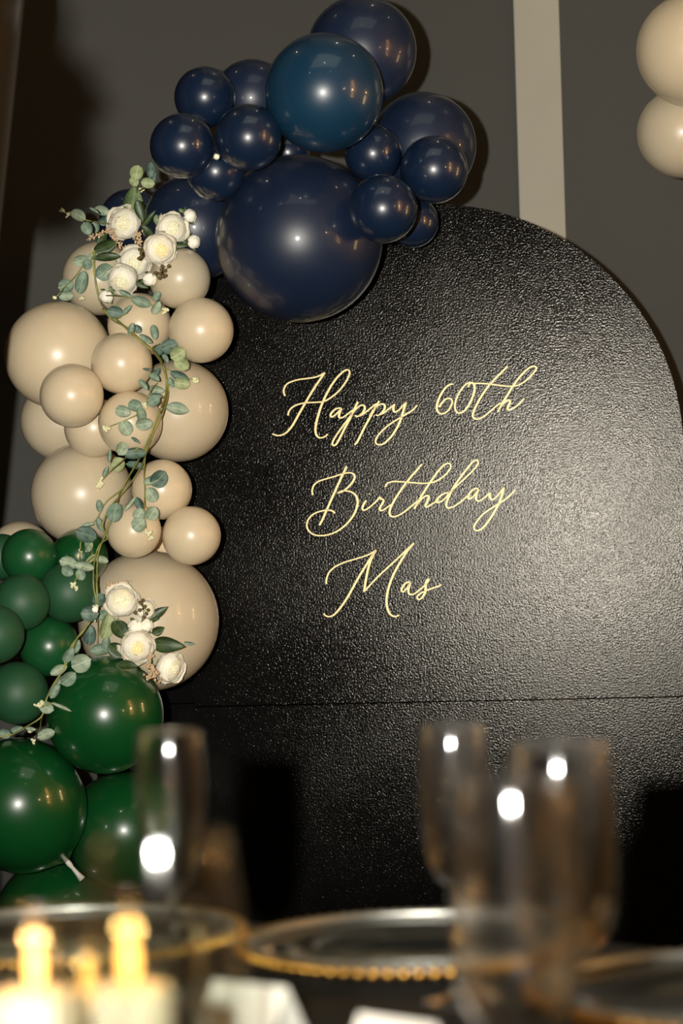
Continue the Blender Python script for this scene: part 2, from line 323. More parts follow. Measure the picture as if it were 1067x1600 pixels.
# lettering: each letter a raised ribbon stuck on the panel
def T(ox, oy, s): return lambda p: (ox + p[0] / s, oy + p[1] / s)
t5, t6, t7, t8 = T(400, 550, 1067 / 280), T(640, 550, 1067 / 220), T(460, 700, 1067 / 360), T(490, 850, 1067 / 210)
WORDS = [
 ('word', t5, [
  [[(172,262),(165,240),(168,215),(185,190),(215,175),(260,163),(310,157),(350,150),(380,140),(410,122)],
   [(410,122),(380,165),(340,225),(295,300),(255,370),(215,440),(180,480),(150,495),(125,497),(97,488)],
   [(190,378),(195,355),(215,330),(250,312),(300,302),(350,300),(400,295),(440,275),(490,235),(530,185),(553,140),(556,115),(540,106),(515,120),(480,155),(445,205),(410,270),(385,330),(365,395),(354,450),(357,488),(372,508),(395,510),(415,500),(427,489)]],
  [[(512,340),(500,334),(480,337),(458,352),(444,373),(448,386),(463,381),(485,362),(508,337)], [(508,337),(497,365),(493,385),(503,393),(522,386),(550,366),(575,345)]],
  [[(607,297),(585,340),(560,395),(530,450),(500,510),(480,545),(464,557),(454,548),(461,525),(487,482),(520,437),(555,390),(590,345),(620,320),(640,318),(648,331),(640,355),(620,376),(602,384),(588,378)], [(602,384),(630,374),(660,353),(690,328),(715,308)]],
  [[(733,292),(705,340),(675,395),(650,440),(625,490),(605,530),(587,553)], [(675,385),(695,350),(722,322),(747,310),(765,315),(766,335),(750,360),(728,377),(712,374)], [(728,377),(760,362),(795,335),(822,314)]],
  [[(824,310),(817,335),(823,356),(842,352),(868,327),(893,298)], [(893,298),(880,340),(865,390),(845,440),(815,490),(785,525),(755,548),(728,552),(712,538),(718,510),(745,475),(790,435),(840,402),(890,372),(930,347),(960,317)]]]),
 ('word', t6, [
  [[(332,243),(300,249),(265,280),(230,335),(208,395),(207,440),(225,464),(255,467),(290,445),(315,405),(321,370),(305,352),(275,357),(245,385),(222,418)]],
  [[(440,265),(455,243),(472,232),(487,245),(492,280),(480,330),(455,390),(420,440),(385,462),(355,455),(343,420),(350,365),(380,300),(420,250),(450,232),(470,231)]],
  [[(742,108),(700,150),(650,200),(600,255),(550,325),(510,395),(485,450),(478,485),(492,505),(520,507),(560,490),(610,450),(655,410),(690,385)], [(470,240),(500,238),(550,238),(605,243),(660,250),(715,257),(770,260)]],
  [[(770,260),(815,254),(860,232),(910,190),(945,150),(961,122),(947,108),(915,115),(870,150),(825,200),(785,255),(745,320),(705,385),(668,452)], [(675,440),(705,397),(735,370),(757,366),(760,382),(748,408),(742,428),(752,438),(778,430),(815,405),(845,377),(868,352)]]]),
 ('word', t7, [
  [[(85,218),(82,195),(92,170),(115,153),(150,142),(185,132),(215,122),(245,115),(268,117),(279,132),(271,155),(250,180),(225,200),(198,210)], [(198,210),(220,199),(250,200),(277,212),(292,240),(288,278),(268,320),(235,358),(195,387),(150,403),(105,405),(72,390),(57,362),(65,330),(90,305),(125,292),(160,288),(180,294),(186,303)], [(242,85),(220,130),(195,185),(170,240),(148,290),(128,335),(115,358)]],
  [[(332,243),(320,262),(314,280),(322,288),(340,280),(365,260)], [(345,211),(348,214)]],
  [[(365,260),(385,240),(396,228),(400,236),(412,240),(410,252),(398,272),(394,284),(404,290),(422,280),(445,262)]],
  [[(590,75),(560,110),(530,145),(500,185),(470,230),(448,270),(440,300),(450,317),(475,315),(510,295),(550,262),(585,235)], [(420,180),(432,163),(460,155),(500,157),(550,161),(600,164)]],
  [[(600,164),(645,158),(682,138),(710,112),(724,86),(715,71),(695,78),(665,108),(635,150),(605,195),(575,245),(555,282)], [(562,270),(585,240),(608,222),(622,224),(616,246),(606,266),(613,273),(640,258),(668,240)]],
  [[(716,213),(700,208),(675,222),(657,243),(664,253),(685,244),(706,224),(722,200)], [(712,212),(755,172),(800,130),(830,100),(850,72),(846,57),(828,62),(800,95),(765,140),(735,185),(715,225),(703,260),(710,277),(738,271),(775,245),(805,218)]],
  [[(853,190),(835,188),(812,208),(804,228),(812,236),(832,220),(852,192)], [(852,192),(842,220),(842,240),(856,245),(880,230),(906,207)]],
  [[(907,206),(904,226),(914,240),(935,227),(957,200),(970,182)], [(970,182),(960,220),(945,260),(920,305),(890,350),(862,378),(840,382),(831,368),(845,340),(875,305),(915,277),(955,252),(990,227),(1023,193)]]]),
 ('word', t8, [
  [[(100,318),(102,280),(120,230),(155,192),(200,165),(260,140),(330,120),(400,98),(450,77),(495,48)], [(490,52),(450,115),(410,178),(360,260),(310,350),(265,430),(220,495),(175,550),(135,575),(100,572),(78,552)], [(493,50),(462,110),(440,170),(425,230),(412,300),(400,382)], [(400,380),(440,335),(500,270),(560,213),(620,158),(680,102),(740,45),(795,-8)], [(795,-8),(740,60),(690,140),(650,210),(610,300),(585,390),(578,460),(588,520),(610,560),(645,576),(680,565)]],
  [[(770,306),(742,304),(714,328),(697,362),(706,380),(728,366),(752,334),(770,306)], [(770,306),(756,342),(752,380),(768,402),(800,395),(840,365),(880,330)]],
  [[(880,330),(903,303),(914,284),(904,282),(891,308),(889,340),(888,370),(875,405),(850,435),(828,438),(822,420),(845,395),(890,372),(940,352),(985,337),(1012,322)]]]),
]
binv = Matrix.Translation((B0.x, B0.y, 0)) @ Matrix.Rotation(-YAW, 4, 'Z'); binv = binv.inverted()
def ribbon(strokes):
    V, F = [], []
    for st in strokes:
        pts = catmull([(x, y, 0) for x, y in st], 5)
        wp = []
        for i, p in enumerate(pts):
            a = pts[max(i - 1, 0)]; c = pts[min(i + 1, len(pts) - 1)]; t = (c - a)
            if t.length < 1e-6: t = Vector((1, 0, 0))
            t.normalize()
            w = 1.2 + 0.85 * max(0.0, abs(t.y)) ** 2 * (1.0 if t.y > 0 or len(st) < 3 else 0.45)
            if i in (0, len(pts) - 1): w *= 0.75
            wp.append((p, Vector((-t.y, t.x, 0)), w))
        # soften width changes
        ws = [x[2] for x in wp]; ws = [sum(ws[max(0, i - 3):i + 4]) / len(ws[max(0, i - 3):i + 4]) for i in range(len(ws))]
        base = len(V); n = len(wp)
        for (p, nn, _), w in zip(wp, ws):
            for lift, k in ((0.0004, 1.0), (0.0034, 0.82)):
                for s in (-1, 1):
                    q = p + nn * (s * w * k)
                    V.append(binv @ on_board(q.x, q.y, lift))
        for i in range(n - 1):
            b = base + 4 * i; c = b + 4
            F += [(b + 2, b + 3, c + 3, c + 2), (b, b + 2, c + 2, c), (b + 3, b + 1, c + 1, c + 3), (b + 1, b, c, c + 1)]
        F += [(base, base + 1, base + 3, base + 2)]; e = base + 4 * (n - 1); F += [(e + 2, e + 3, e + 1, e)]
    me = mesh(V, F, 'letter', False)
    bm = bmesh.new(); bm.from_mesh(me); bmesh.ops.recalc_face_normals(bm, faces=bm.faces[:]); bm.to_mesh(me); bm.free(); return me
WNAMES = ['gold script word Happy', 'gold script 60th', 'gold script word Birthday', 'gold script name Mas']
for (nm, tf, letters), wl in zip(WORDS, WNAMES):
    w = bpy.data.objects.new('word', None); COL.objects.link(w); w.parent = board; w['label'] = wl
    for L_ in letters:
        link('letter', ribbon([[tf(p) for p in s] for s in L_]), M['gold_letter'], w)

# ------------------------------------------------------------------ balloons
# px, py, radius in px, material, preferred depth (furthest back), label ; listed from the back to the front
def bl(*a): return a
BAL = [
 # --- navy crown, back layer
 bl(565, 80, 86, 'navy_big', 4.22, 'large navy balloon at the very top of the garland'),
 bl(660, 228, 84, 'navy_big', 4.30, 'large navy balloon over the arch top behind three small navy ones'),
 bl(393, 153, 60, 'navy_big', 4.30, 'half hidden navy balloon between the teal balloon and upper small one'),
 bl(305, 355, 83, 'navy_big', 4.36, 'large navy balloon behind the upper roses'),
 bl(205, 345, 50, 'navy_big', 4.48, 'mostly hidden navy balloon behind leaves left of the upper roses'),
 bl(450, 238, 34, 'navy', 4.34, 'barely visible navy balloon in gap under the teal balloon'),
 bl(467, 373, 131, 'navy_big', 4.30, 'giant navy balloon in front of the arch, biggest of all'),
 bl(506, 145, 93, 'teal', 4.22, 'teal blue balloon, the only one of its colour'),
 bl(337, 268, 46, 'navy', 4.20, 'small navy balloon tucked under a pair of small navy ones'),
 bl(645, 347, 40, 'navy', 4.34, 'small navy balloon peeking out lowest over the arch edge'),
 bl(320, 152, 48, 'navy', 4.24, 'small navy balloon topmost of the small navy ones'),
 bl(285, 228, 51, 'navy', 4.20, 'small navy balloon leftmost of all navy ones'),
 bl(388, 215, 52, 'navy', 4.20, 'small navy balloon touching the lower left of the teal balloon'),
 bl(583, 240, 45, 'navy', 4.20, 'small navy balloon at lower right of the teal balloon'),
 bl(678, 265, 53, 'navy', 4.20, 'small navy balloon rightmost of the small navy ones'),
 bl(598, 326, 54, 'navy', 4.16, 'small navy balloon against the right shoulder of the giant navy one'),
 # --- cream column
 bl(155, 435, 58, 'cream_big', 4.42, 'cream balloon behind the eucalyptus leaves under the topmost rose'),
 bl(95, 657, 63, 'cream_big', 4.46, 'cream balloon half hidden at left edge of the cream column'),
 bl(32, 864, 50, 'cream_big', 4.46, 'cream balloon just showing above the green cluster'),
 bl(247, 850, 28, 'cream', 4.44, 'tiny sliver of cream balloon between two small cream ones'),
 bl(281, 435, 48, 'cream_big', 4.32, 'small cream balloon directly under the upper roses berries'),
 bl(277, 642, 80, 'cream_big', 4.34, 'large cream balloon at right behind the eucalyptus vine'),
 bl(128, 772, 80, 'cream_big', 4.34, 'large cream balloon in the middle above the green cluster'),
 bl(232, 970, 110, 'cream_big', 4.34, 'biggest cream balloon behind the lower roses'),
 bl(91, 555, 84, 'cream', 4.30, 'large cream balloon bulging out furthest left of the cream column'),
 bl(218, 508, 50, 'cream', 4.28, 'small cream balloon behind the vine beneath upper roses'),
 bl(147, 668, 47, 'cream', 4.30, 'small cream balloon half hidden under two others in mid column'),
 bl(253, 765, 47, 'cream', 4.28, 'small cream balloon with hanging leaf strand casting shadows on it'),
 bl(314, 516, 51, 'cream', 4.24, 'small cream balloon upper right of column, bare of leaves'),
 bl(190, 568, 48, 'cream', 4.20, 'small cream balloon beside the vine in front of the left bulge'),
 bl(203, 661, 50, 'cream', 4.20, 'small cream balloon behind the vine sprig with white tip'),
 bl(209, 829, 43, 'cream', 4.22, 'small cream balloon under the end of hanging leaf strand'),
 bl(299, 837, 46, 'cream', 4.24, 'small cream balloon lower right of column, resting on biggest cream one'),
 bl(112, 618, 50, 'cream', 4.16, 'small cream balloon foremost of the column, no leaves on it'),
 # --- right edge
 bl(1066, 207, 71, 'cream_big', 4.62, 'lower cream balloon hanging by the pale wall strip'),
 bl(1083, 78, 89, 'cream', 4.50, 'upper cream balloon hanging by the pale wall strip'),
 # --- green base
 bl(3, 870, 36, 'green_matte', 4.42, 'dark green balloon mostly hidden at top left of green cluster'),
 bl(90, 1440, 100, 'green', 4.36, 'lowest dark green balloon behind the glasses and plate'),
 bl(125, 869, 44, 'green', 4.32, 'small green balloon under the eucalyptus vine at top of green cluster'),
 bl(108, 926, 47, 'green_matte', 4.30, 'small matte green balloon hidden behind hanging white tipped sprig'),
 bl(195, 1298, 92, 'green', 4.36, 'large glossy green balloon behind the left champagne flute'),
 bl(164, 1117, 92, 'green', 4.26, 'large glossy green balloon below the lower roses'),
 bl(46, 870, 44, 'green_satin', 4.24, 'small satin green balloon topmost of the green cluster'),
 bl(34, 941, 44, 'green_matte', 4.22, 'small matte green balloon under the topmost green one'),
 bl(77, 1010, 47, 'green_satin', 4.20, 'small satin green balloon beside the lower vine'),
 bl(-8, 991, 46, 'green_matte', 4.18, 'small matte green balloon cut by the edge halfway down cluster'),
 bl(27, 1083, 49, 'green_matte', 4.16, 'small matte green balloon lowest of the small green ones'),
 bl(30, 1257, 104, 'green', 4.20, 'biggest glossy green balloon low at the left edge'),
]
def board_limit(c, r):
    lx = (c - B0).dot(BX); lz = c.z
    if abs(lx) < RB + r * 0.7 and (lz < z_arch or math.hypot(lx, lz - z_arch) < RB + r * 0.7):
        return True
    return False
placed = []
for (px, py, rp, mt, dmax, lab) in BAL:
    d = dmax
    for it in range(400):
        c = at(px, py, d); r = rp / ppm(d); ok = True
        if board_limit(c, r) and (c - B0).dot(BN) < r * 1.02: ok = False
        if 'hanging by' not in lab and (c - B0).dot(BN) + BACK < r * 1.06: ok = False
        if ok:
            for (c2, r2, *_) in placed:
                if (c - c2).length < r + r2 - 0.11 * min(r, r2): ok = False; break
        if ok: break
        d -= 0.005
    placed.append((c, r, px, py, mt, lab))
def balloon_mesh(r, name):
    prof = []
    for i in range(0, 25):                   # nose at +z, neck at -z
        a = PI * i / 26.5
        prof.append((r * math.sin(a) * (1.0 if a < PI / 2 else 1 - 0.02 * (a - PI / 2)), r * (math.cos(a) if a < PI / 2 else math.cos(a) * 1.06)))
    last = prof[-1]
    prof[0] = (0, r)
    prof += [(max(0.0055, last[0] * 0.55), last[1] - 0.006), (0.0042, last[1] - 0.013), (0.0, last[1] - 0.014)]
    return lathe(prof, 56, name), last[1] - 0.013
def knot_mesh(z):
    return lathe([(0, z + .002), (0.0062, z + .001), (0.0066, z - .003), (0.0045, z - .006), (0.0058, z - .012), (0.0085, z - .017), (0.006, z - .017), (0, z - .009)], 14, 'knot')
GROUPS = {'navy': 'navy balloons of the garland', 'navy_big': 'navy balloons of the garland', 'cream': 'cream balloons', 'cream_big': 'cream balloons',
          'green': 'green balloons at the garland foot', 'green_matte': 'green balloons at the garland foot', 'green_satin': 'green balloons at the garland foot'}
for i, (c, r, px, py, mt, lab) in enumerate(placed):
    me, zn = balloon_mesh(r, 'balloon')
    o = link('balloon', me, M[mt]); tag(o, lab, 'balloon', GROUPS.get(mt))
    core = at(470, 250, 4.5) if mt.startswith('navy') or mt == 'teal' else at(200, py, 4.5)
    dirn = (core - c); dirn = Vector((dirn.x * 0.6, max(0.12, abs(dirn.y)) , dirn.z * 0.6 - 0.02)).normalized()   # neck points back into the garland
    if 'hanging by' in lab: dirn = Vector((0.75, 0.5, 0.2)).normalized()
    if i == len(placed) - 1: dirn = Vector((0.60, 0.1, -0.78)).normalized()
    o.location = c; o.rotation_euler = dirn.to_track_quat('-Z', 'Y').to_euler()
    km = M['knot'] if i == len(placed) - 1 else M[mt]
    kn = link('knot', knot_mesh(zn), km, o)
    if i == len(placed) - 1: kn.scale = (0.75, 0.75, 1.0); kn.data.transform(Matrix.Translation((0, 0, zn)) @ Matrix.Diagonal((1, 1, 2.4, 1)) @ Matrix.Translation((0, 0, -zn)))
# ray / balloon distance, for hanging leaves on the surface
def surf(px, py):
    dv = ray(px, py); best = None
    a = dv.dot(dv)
    for (c, r, *_) in placed:
        oc = CAM - c; b = oc.dot(dv); q = b * b - a * (oc.dot(oc) - r * r)
        if q > 0:
            t = (-b - math.sqrt(q)) / a
            if best is None or t < best: best = t
    return best
def surf_near(px, py, rad=14):
    v = [surf(px + dx, py + dy) for dx in (-rad, 0, rad) for dy in (-rad, 0, rad)]
    v = [x for x in v if x is not None]
    return min(v) if v else 4.3

# ------------------------------------------------------------------ eucalyptus garland
def leaf_mesh(kind):
    n = 9; V, F = [], []
    for i in range(n + 1):
        t = i / n
        if kind == 'round': w = 0.5 * math.sqrt(max(0, 1 - (2 * t - 1) ** 2)) * (1 - 0.08 * t) + (0.02 if i in (0, n) else 0)
        elif kind == 'lance': w = 0.5 * (math.sin(PI * t ** 0.75)) ** 0.9 + 0.01
        else: w = 0.5 * math.sin(PI * min(1, t * 0.94 + 0.05)) ** 0.7
        z = 0.10 * math.sin(PI * t) * (1 if kind != 'lance' else 0.8)
        V += [(-w, t - 0.5, z + 0.10 * w), (-w * 0.5, t - 0.5, z + 0.03), (0, t - 0.5, z - 0.01), (w * 0.5, t - 0.5, z + 0.03), (w, t - 0.5, z + 0.10 * w)]
    for i in range(n):
        for k in range(4):
            a = 5 * i + k; F.append((a, a + 1, a + 6, a + 5))
    nt = len(V)
    V += [(x, y, z - 0.02) for x, y, z in V[:nt]]
    F += [tuple(q + nt for q in reversed(f)) for f in F[:]]
    bd = [5 * i for i in range(n + 1)] + [5 * n + k for k in range(1, 5)] + [5 * i + 4 for i in range(n - 1, -1, -1)] + [3, 2, 1]
    for a, b in zip(bd, bd[1:] + bd[:1]): F.append((a, a + nt, b + nt, b))
    return mesh(V, F, 'leaf')
LEAF = {}
for mk in ('leaf_pale', 'leaf_mid', 'leaf_deep', 'leaf_olive', 'leaf_dark', 'leaf_rose'):
    for k in ('round', 'oval', 'lance'):
        me = leaf_mesh(k); me.materials.append(M[mk]); LEAF[mk, k] = me
def add_leaf(parent, px, py, ln, wd, ang, mk, kind='round', off=0.012, tilt=None, name='leaf'):
    d = surf_near(px, py, 8) - off
    c = at(px, py, d); s = 1 / ppm(d)
    a = math.radians(ang)
    ax = (R_ * math.cos(a) - U_ * math.sin(a))              # leaf axis in the view plane; ang measured clockwise on the picture from right
    nrm = -ray(px, py).normalized()
    tx, ty = tilt if tilt else (random.uniform(-0.35, 0.35), random.uniform(-0.3, 0.3))
    side = ax.cross(nrm).normalized()
    q = Quaternion(ax, tx) @ Quaternion(side, ty)
    y = q @ ax; z = q @ nrm; x = y.cross(z)
    o = bpy.data.objects.new(name, LEAF[mk, kind]); COL.objects.link(o); o.parent = parent
    Lw, Ww = 1.1 * ln * s / max(0.8, math.cos(ty)), 1.1 * wd * s / max(0.8, math.cos(tx))
    m = Matrix((x * Ww, y * Lw, z * max(Ww, Lw) * 0.9)).transposed().to_4x4(); m.translation = c
    o.matrix_local = parent.matrix_basis.inverted() @ m
    return o
def vine_path(pts, off, n=5):
    P = catmull([(x, y, 0) for x, y in pts], n)
    D = [surf_near(p.x, p.y, 7) for p in P]
    D = [sorted(D[max(0, i - 2):i + 3])[1 if len(D[max(0, i - 2):i + 3]) > 2 else 0] for i in range(len(D))]
    D = [sum(D[max(0, i - 3):i + 4]) / len(D[max(0, i - 3):i + 4]) for i in range(len(D))]
    D = [min(d, surf_near(p.x, p.y, 3) + 0.006) for d, p in zip(D, P)]
    return [at(p.x, p.y, d - off) for p, d in zip(P, D)]
gar = thing('eucalyptus_garland', 'trailing eucalyptus vine winding down over the cream and green balloons', 'garland', at(150, 420, 4.15))
def gpart(name, me, mat): 
    o = link(name, me, mat, gar); o.location = -gar.location; return o
MAIN = [(148,392),(147,413),(150,445),(156,468),(163,481),(186,503),(212,526),(235,546),(251,565),(259,588),(259,616),(250,641),(240,667),(228,695),(215,721),(193,759),(185,778),(176,807),(161,843),(153,868),(151,915),(152,950),(138,975),(118,1001),(104,1037),(87,1066),(73,1091),(65,1119),(40,1136),(20,1147),(-6,1152)]
MAIN2 = [(160,482),(176,500),(198,512),(222,535),(244,552),(255,570),(262,600),(262,620),(252,650),(238,680),(231,700),(222,726),(206,752),(190,772),(170,795),(160,822),(168,840),(155,852),(147,880),(146,915),(150,940),(144,962),(132,985),(112,1008),(98,1045),(80,1075),(70,1098)]
gpart('stem', tube(vine_path(MAIN, 0.010), 0.0018, 0.0013), M['stem'])
gpart('stem', tube(vine_path(MAIN2, 0.008), 0.0015, 0.0012), M['stem'])
for tw in ([(228,700),(225,736),(226,764),(225,802),(229,826)], [(227,643),(210,650),(190,659),(172,666)], [(236,545),(243,540),(256,537)], [(166,462),(186,462),(215,468),(240,478),(256,486)],
           [(160,482),(180,496),(200,489)], [(255,575),(268,580),(288,590),(302,593)], [(216,700),(200,712),(175,734),(160,750)], [(190,765),(165,785),(150,812),(135,820)],
           [(155,866),(143,872),(130,885),(120,902),(115,914)], [(126,846),(125,862),(124,876)], [(152,955),(153,985),(152,1008)], [(65,1119),(62,1140),(54,1152)], [(150,388),(136,406),(116,433),(101,449),(88,464)],
           [(190,352),(165,349),(135,344),(108,335),(97,330)], [(214,330),(214,305),(214,285),(215,272)], [(216,300),(228,288),(236,272)], [(246,598),(236,610),(228,628)], [(66,1105),(84,1098),(98,1106)]):
    gpart('twig', tube(vine_path(tw, 0.013), 0.0013, 0.0009, 5), M['stem'])
p_, m_, d_, o_ = 'leaf_pale', 'leaf_mid', 'leaf_deep', 'leaf_olive'
LEAVES = [
 (213.5,270,22,20,-80,o_,'round'),(235,266,23,14,-85,d_,'round'),(231,286,20,16,10,o_,'round'),(209,284,15,14,60,o_,'round'),(242,277,14,7,-80,d_,'round'),
 (122,337,23,17,20,p_,'round'),(161,330,24,14,25,p_,'oval'),(147,329,15,5,30,m_,'oval'),(136,357,20,17,60,m_,'round'),(148,355,17,14,80,m_,'round'),(162,345,16,13,-20,d_,'round'),
 (126,407,22,18,-10,p_,'round'),(136,413,16,14,80,m_,'round'),(128,441,34,19,-75,m_,'round'),(103,447,23,20,-15,m_,'round'),(103,462,22,15,5,p_,'round'),(163,425,27,25,-40,m_,'round'),(141,402,14,9,-60,p_,'round'),
 (180,488,24,19,15,d_,'round'),(199,484,18,7,-45,m_,'oval'),(221,472,29,16,20,m_,'oval'),(244,481,21,13,-60,p_,'round'),(245,463,16,11,-60,m_,'round'),
 (205,514,18,10,-75,m_,'round'),(215,514,14,12,50,d_,'round'),(228,529,20,9,40,m_,'oval'),(241,519,22,12,80,m_,'round'),(265,542,25,22,-20,d_,'round'),(250,546,18,14,-60,d_,'round'),
 (278,553,24,22,-30,o_,'round'),(284,568,24,20,40,o_,'round'),(281,588,29,14,25,d_,'oval'),(284,599,24,18,10,o_,'round'),(231,577,15,4,5,d_,'oval'),
 (224,601,19,9,48,m_,'oval'),(241,590,18,10,32,m_,'oval'),(244,609,25,13,10,p_,'oval'),(268,598,16,9,70,m_,'oval'),(244,619,18,9,5,d_,'oval'),(240,627,20,17,-30,m_,'round'),(246,582,15,8,-70,d_,'oval'),(258,560,16,8,60,m_,'oval'),
 (277,639,33,18,6,p_,'oval'),(211,634,21,18,20,m_,'round'),(220,649,25,14,80,m_,'round'),(192,643,23,18,15,p_,'round'),(225,662,25,19,-10,p_,'round'),(196,669,23,21,60,p_,'round'),(212,688,15,5,35,d_,'oval'),
 (190,701,20,18,-60,p_,'round'),(211,709,32,17,-8,d_,'round'),(184,726,23,21,-50,o_,'round'),(171,712,19,6,-85,m_,'oval'),(212,728,28,12,8,d_,'round'),(165,737,17,7,-65,m_,'oval'),
 (248,748,28,25,-50,d_,'round'),(237,750,27,13,-20,p_,'round'),(237,773,23,20,60,p_,'round'),(237,802,22,20,-60,p_,'round'),(218,789,23,11,65,d_,'oval'),(217,804,19,18,-60,p_,'round'),(217,820,22,22,-40,p_,'round'),
 (180,801,28,24,-85,m_,'round'),(155,791,18,10,80,m_,'oval'),(156,819,21,11,70,m_,'oval'),(134,836,31,24,10,d_,'round'),(138,820,18,6,-15,p_,'oval'),(137,854,16,10,80,m_,'round'),(203,787,26,7,-50,p_,'oval'),
 (107,880,27,18,12,p_,'round'),(131,885,30,14,6,p_,'round'),(106,892,19,16,30,m_,'round'),(126,898,17,15,70,m_,'round'),(158,875,21,11,6,p_,'round'),(143,873,20,9,-40,o_,'oval'),(139,855,16,9,-50,o_,'oval'),
 (155,937,20,18,-50,d_,'round'),(140,959,26,23,5,d_,'round'),(160,961,20,15,-20,m_,'round'),(140,992,29,19,-85,d_,'round'),(167,978,40,21,-75,'leaf_olive','round'),(158,1015,32,17,-12,m_,'round'),(166,1005,22,12,-80,m_,'oval'),
 (127,1036,30,28,-20,p_,'round'),(92,1047,26,14,-30,p_,'oval'),(107,1023,25,15,-60,m_,'round'),(107,1060,26,20,-40,m_,'round'),(73,1105,22,18,25,p_,'round'),(86,1080,24,13,-60,m_,'round'),(96,1105,30,6,20,p_,'oval'),
 (72,1148,26,16,-25,p_,'round'),(27,1141,21,12,-15,m_,'round'),(8,1146,18,14,20,m_,'round'),(48,1138,16,7,10,p_,'oval'),(120,1010,20,9,-70,m_,'oval'),(98,1062,22,9,-45,m_,'oval'),
]
for L_ in LEAVES: add_leaf(gar, *L_)
# cream tips: small clusters of closed buds at the ends of the twigs
def bud_cluster(seed):
    rnd = random.Random(seed); bm = bmesh.new()
    for k in range(7):
        m = Matrix.Translation((rnd.uniform(-.45, .45), rnd.uniform(-.45, .45), rnd.uniform(-.2, .3))) @ Matrix.Rotation(rnd.uniform(0, 6.28), 4, 'Z') @ Matrix.Diagonal((0.28, 0.42, 0.25, 1))
        bmesh.ops.create_icosphere(bm, subdivisions=1, radius=1, matrix=m)
    me = bpy.data.meshes.new('bud_cluster'); bm.to_mesh(me); bm.free(); smooth_mesh(me); me.materials.append(M['bud_tip']); return me
BC = [bud_cluster(i) for i in range(4)]
for i, (px, py, s) in enumerate([(222,297,7),(97,330,6),(106,336,6),(86,465,5),(127,466,6),(259,487,9),(261,537,9),(306,594,9),(225,632,8),(166,668,9),(157,753,10),(154,760,8),(233,833,9),(236,842,7),(125,862,5),(124,868,6),(113,914,8),(118,919,6),(59,1102,8),(66,1098,6),(52,1157,7),(47,1141,6),(146,965,8),(150,948,7),(146,390,4)]):
    d = surf_near(px, py, 6) - 0.012; o = bpy.data.objects.new('bud', BC[i % 4]); COL.objects.link(o); o.parent = gar
    o.location = at(px, py, d) - gar.location; k = s / ppm(d); o.scale = (k, k, k); o.rotation_euler = (PI / 2 + random.uniform(-.4, .4), random.uniform(-3, 3), 0)

# ------------------------------------------------------------------ roses
def petal_mesh(th0, th1, halfphi, rad, curl, mat, name='petal', seed=0):
    V, F = [], []; nu, nv = 6, 6; rnd = random.Random(seed)
    w = [rnd.uniform(-0.07, 0.07) for _ in range(nu + 1)]
    for j in range(nv + 1):
        v = j / nv; th = th0 + (th1 - th0) * v
        for i in range(nu + 1):
            u = 2 * i / nu - 1
            hp = halfphi * (0.45 + 0.55 * math.sin(PI * min(0.5, v * 0.62)))
            edge = 1 - 0.16 * v * abs(u) ** 2.5
            t2 = th0 + (th1 - th0) * v * edge
            rr = rad * (1 + curl * v ** 4 + w[i] * v * v - 0.05 * (1 - abs(u)) * (1 - v))
            ph = hp * u
            V.append((rr * math.sin(t2) * math.cos(ph), rr * math.sin(t2) * math.sin(ph), rr * math.cos(t2) * 0.66))
    for j in range(nv):
        for i in range(nu):
            a = j * (nu + 1) + i; F.append((a, a + 1, a + nu + 2, a + nu + 1))
    me = mesh(V, F, name); me.materials.append(M[mat]); return me
RINGS = [(2.75, 1.22, 0.74, 1.00, 0.10, 6), (2.55, 1.00, 0.78, 0.93, 0.08, 5), (2.4, 0.80, 0.85, 0.86, 0.07, 5), (2.2, 0.60, 0.9, 0.80, 0.06, 4), (2.0, 0.42, 1.0, 0.73, 0.05, 4), (1.7, 0.24, 1.1, 0.64, 0.06, 3)]
PET = [[petal_mesh(t0, t1, hp, r, cu, 'petal' if i < 4 else 'petal_in', seed=10 * i + s) for s in (1, 2)] for i, (t0, t1, hp, r, cu, n) in enumerate(RINGS)]
def heart_mesh(warm):
    bm = bmesh.new(); rnd = random.Random(3)
    bmesh.ops.create_icosphere(bm, subdivisions=2, radius=1, matrix=Matrix.Translation((0, 0, 0.06)) @ Matrix.Diagonal((0.50, 0.50, 0.26, 1)))
    for k in range(26):
        a = k * 2.4; rr = 0.40 * math.sqrt((k + .3) / 26)
        m = Matrix.Translation((rr * math.cos(a), rr * math.sin(a), 0.30 - rr * rr * 0.6)) @ Matrix.Rotation(a + rnd.uniform(-.4, .4), 4, 'Z') @ Matrix.Rotation(0.35, 4, 'Y') @ Matrix.Diagonal((0.045, 0.15, 0.17, 1))
        bmesh.ops.create_icosphere(bm, subdivisions=1, radius=1, matrix=m)
    me = bpy.data.meshes.new('heart'); bm.to_mesh(me); bm.free(); smooth_mesh(me); me.materials.append(M['petal_core' if warm else 'petal_in']); return me
HEART = [heart_mesh(False), heart_mesh(True)]
def sepal_mesh():
    return lathe([(0, -0.98), (0.25, -0.97), (0.55, -0.80), (0.62, -0.62), (0.45, -0.75), (0, -0.85)], 10, 'calyx')
SEP = sepal_mesh(); SEP.materials.append(M['leaf_rose'])
def put(name, me, parent, rz=0, s=1, tilt=0, z=0):
    o = bpy.data.objects.new(name, me); COL.objects.link(o); o.parent = parent
    o.rotation_euler = (0, tilt, rz); o.scale = (s, s, s); o.location = (0, 0, z); return o
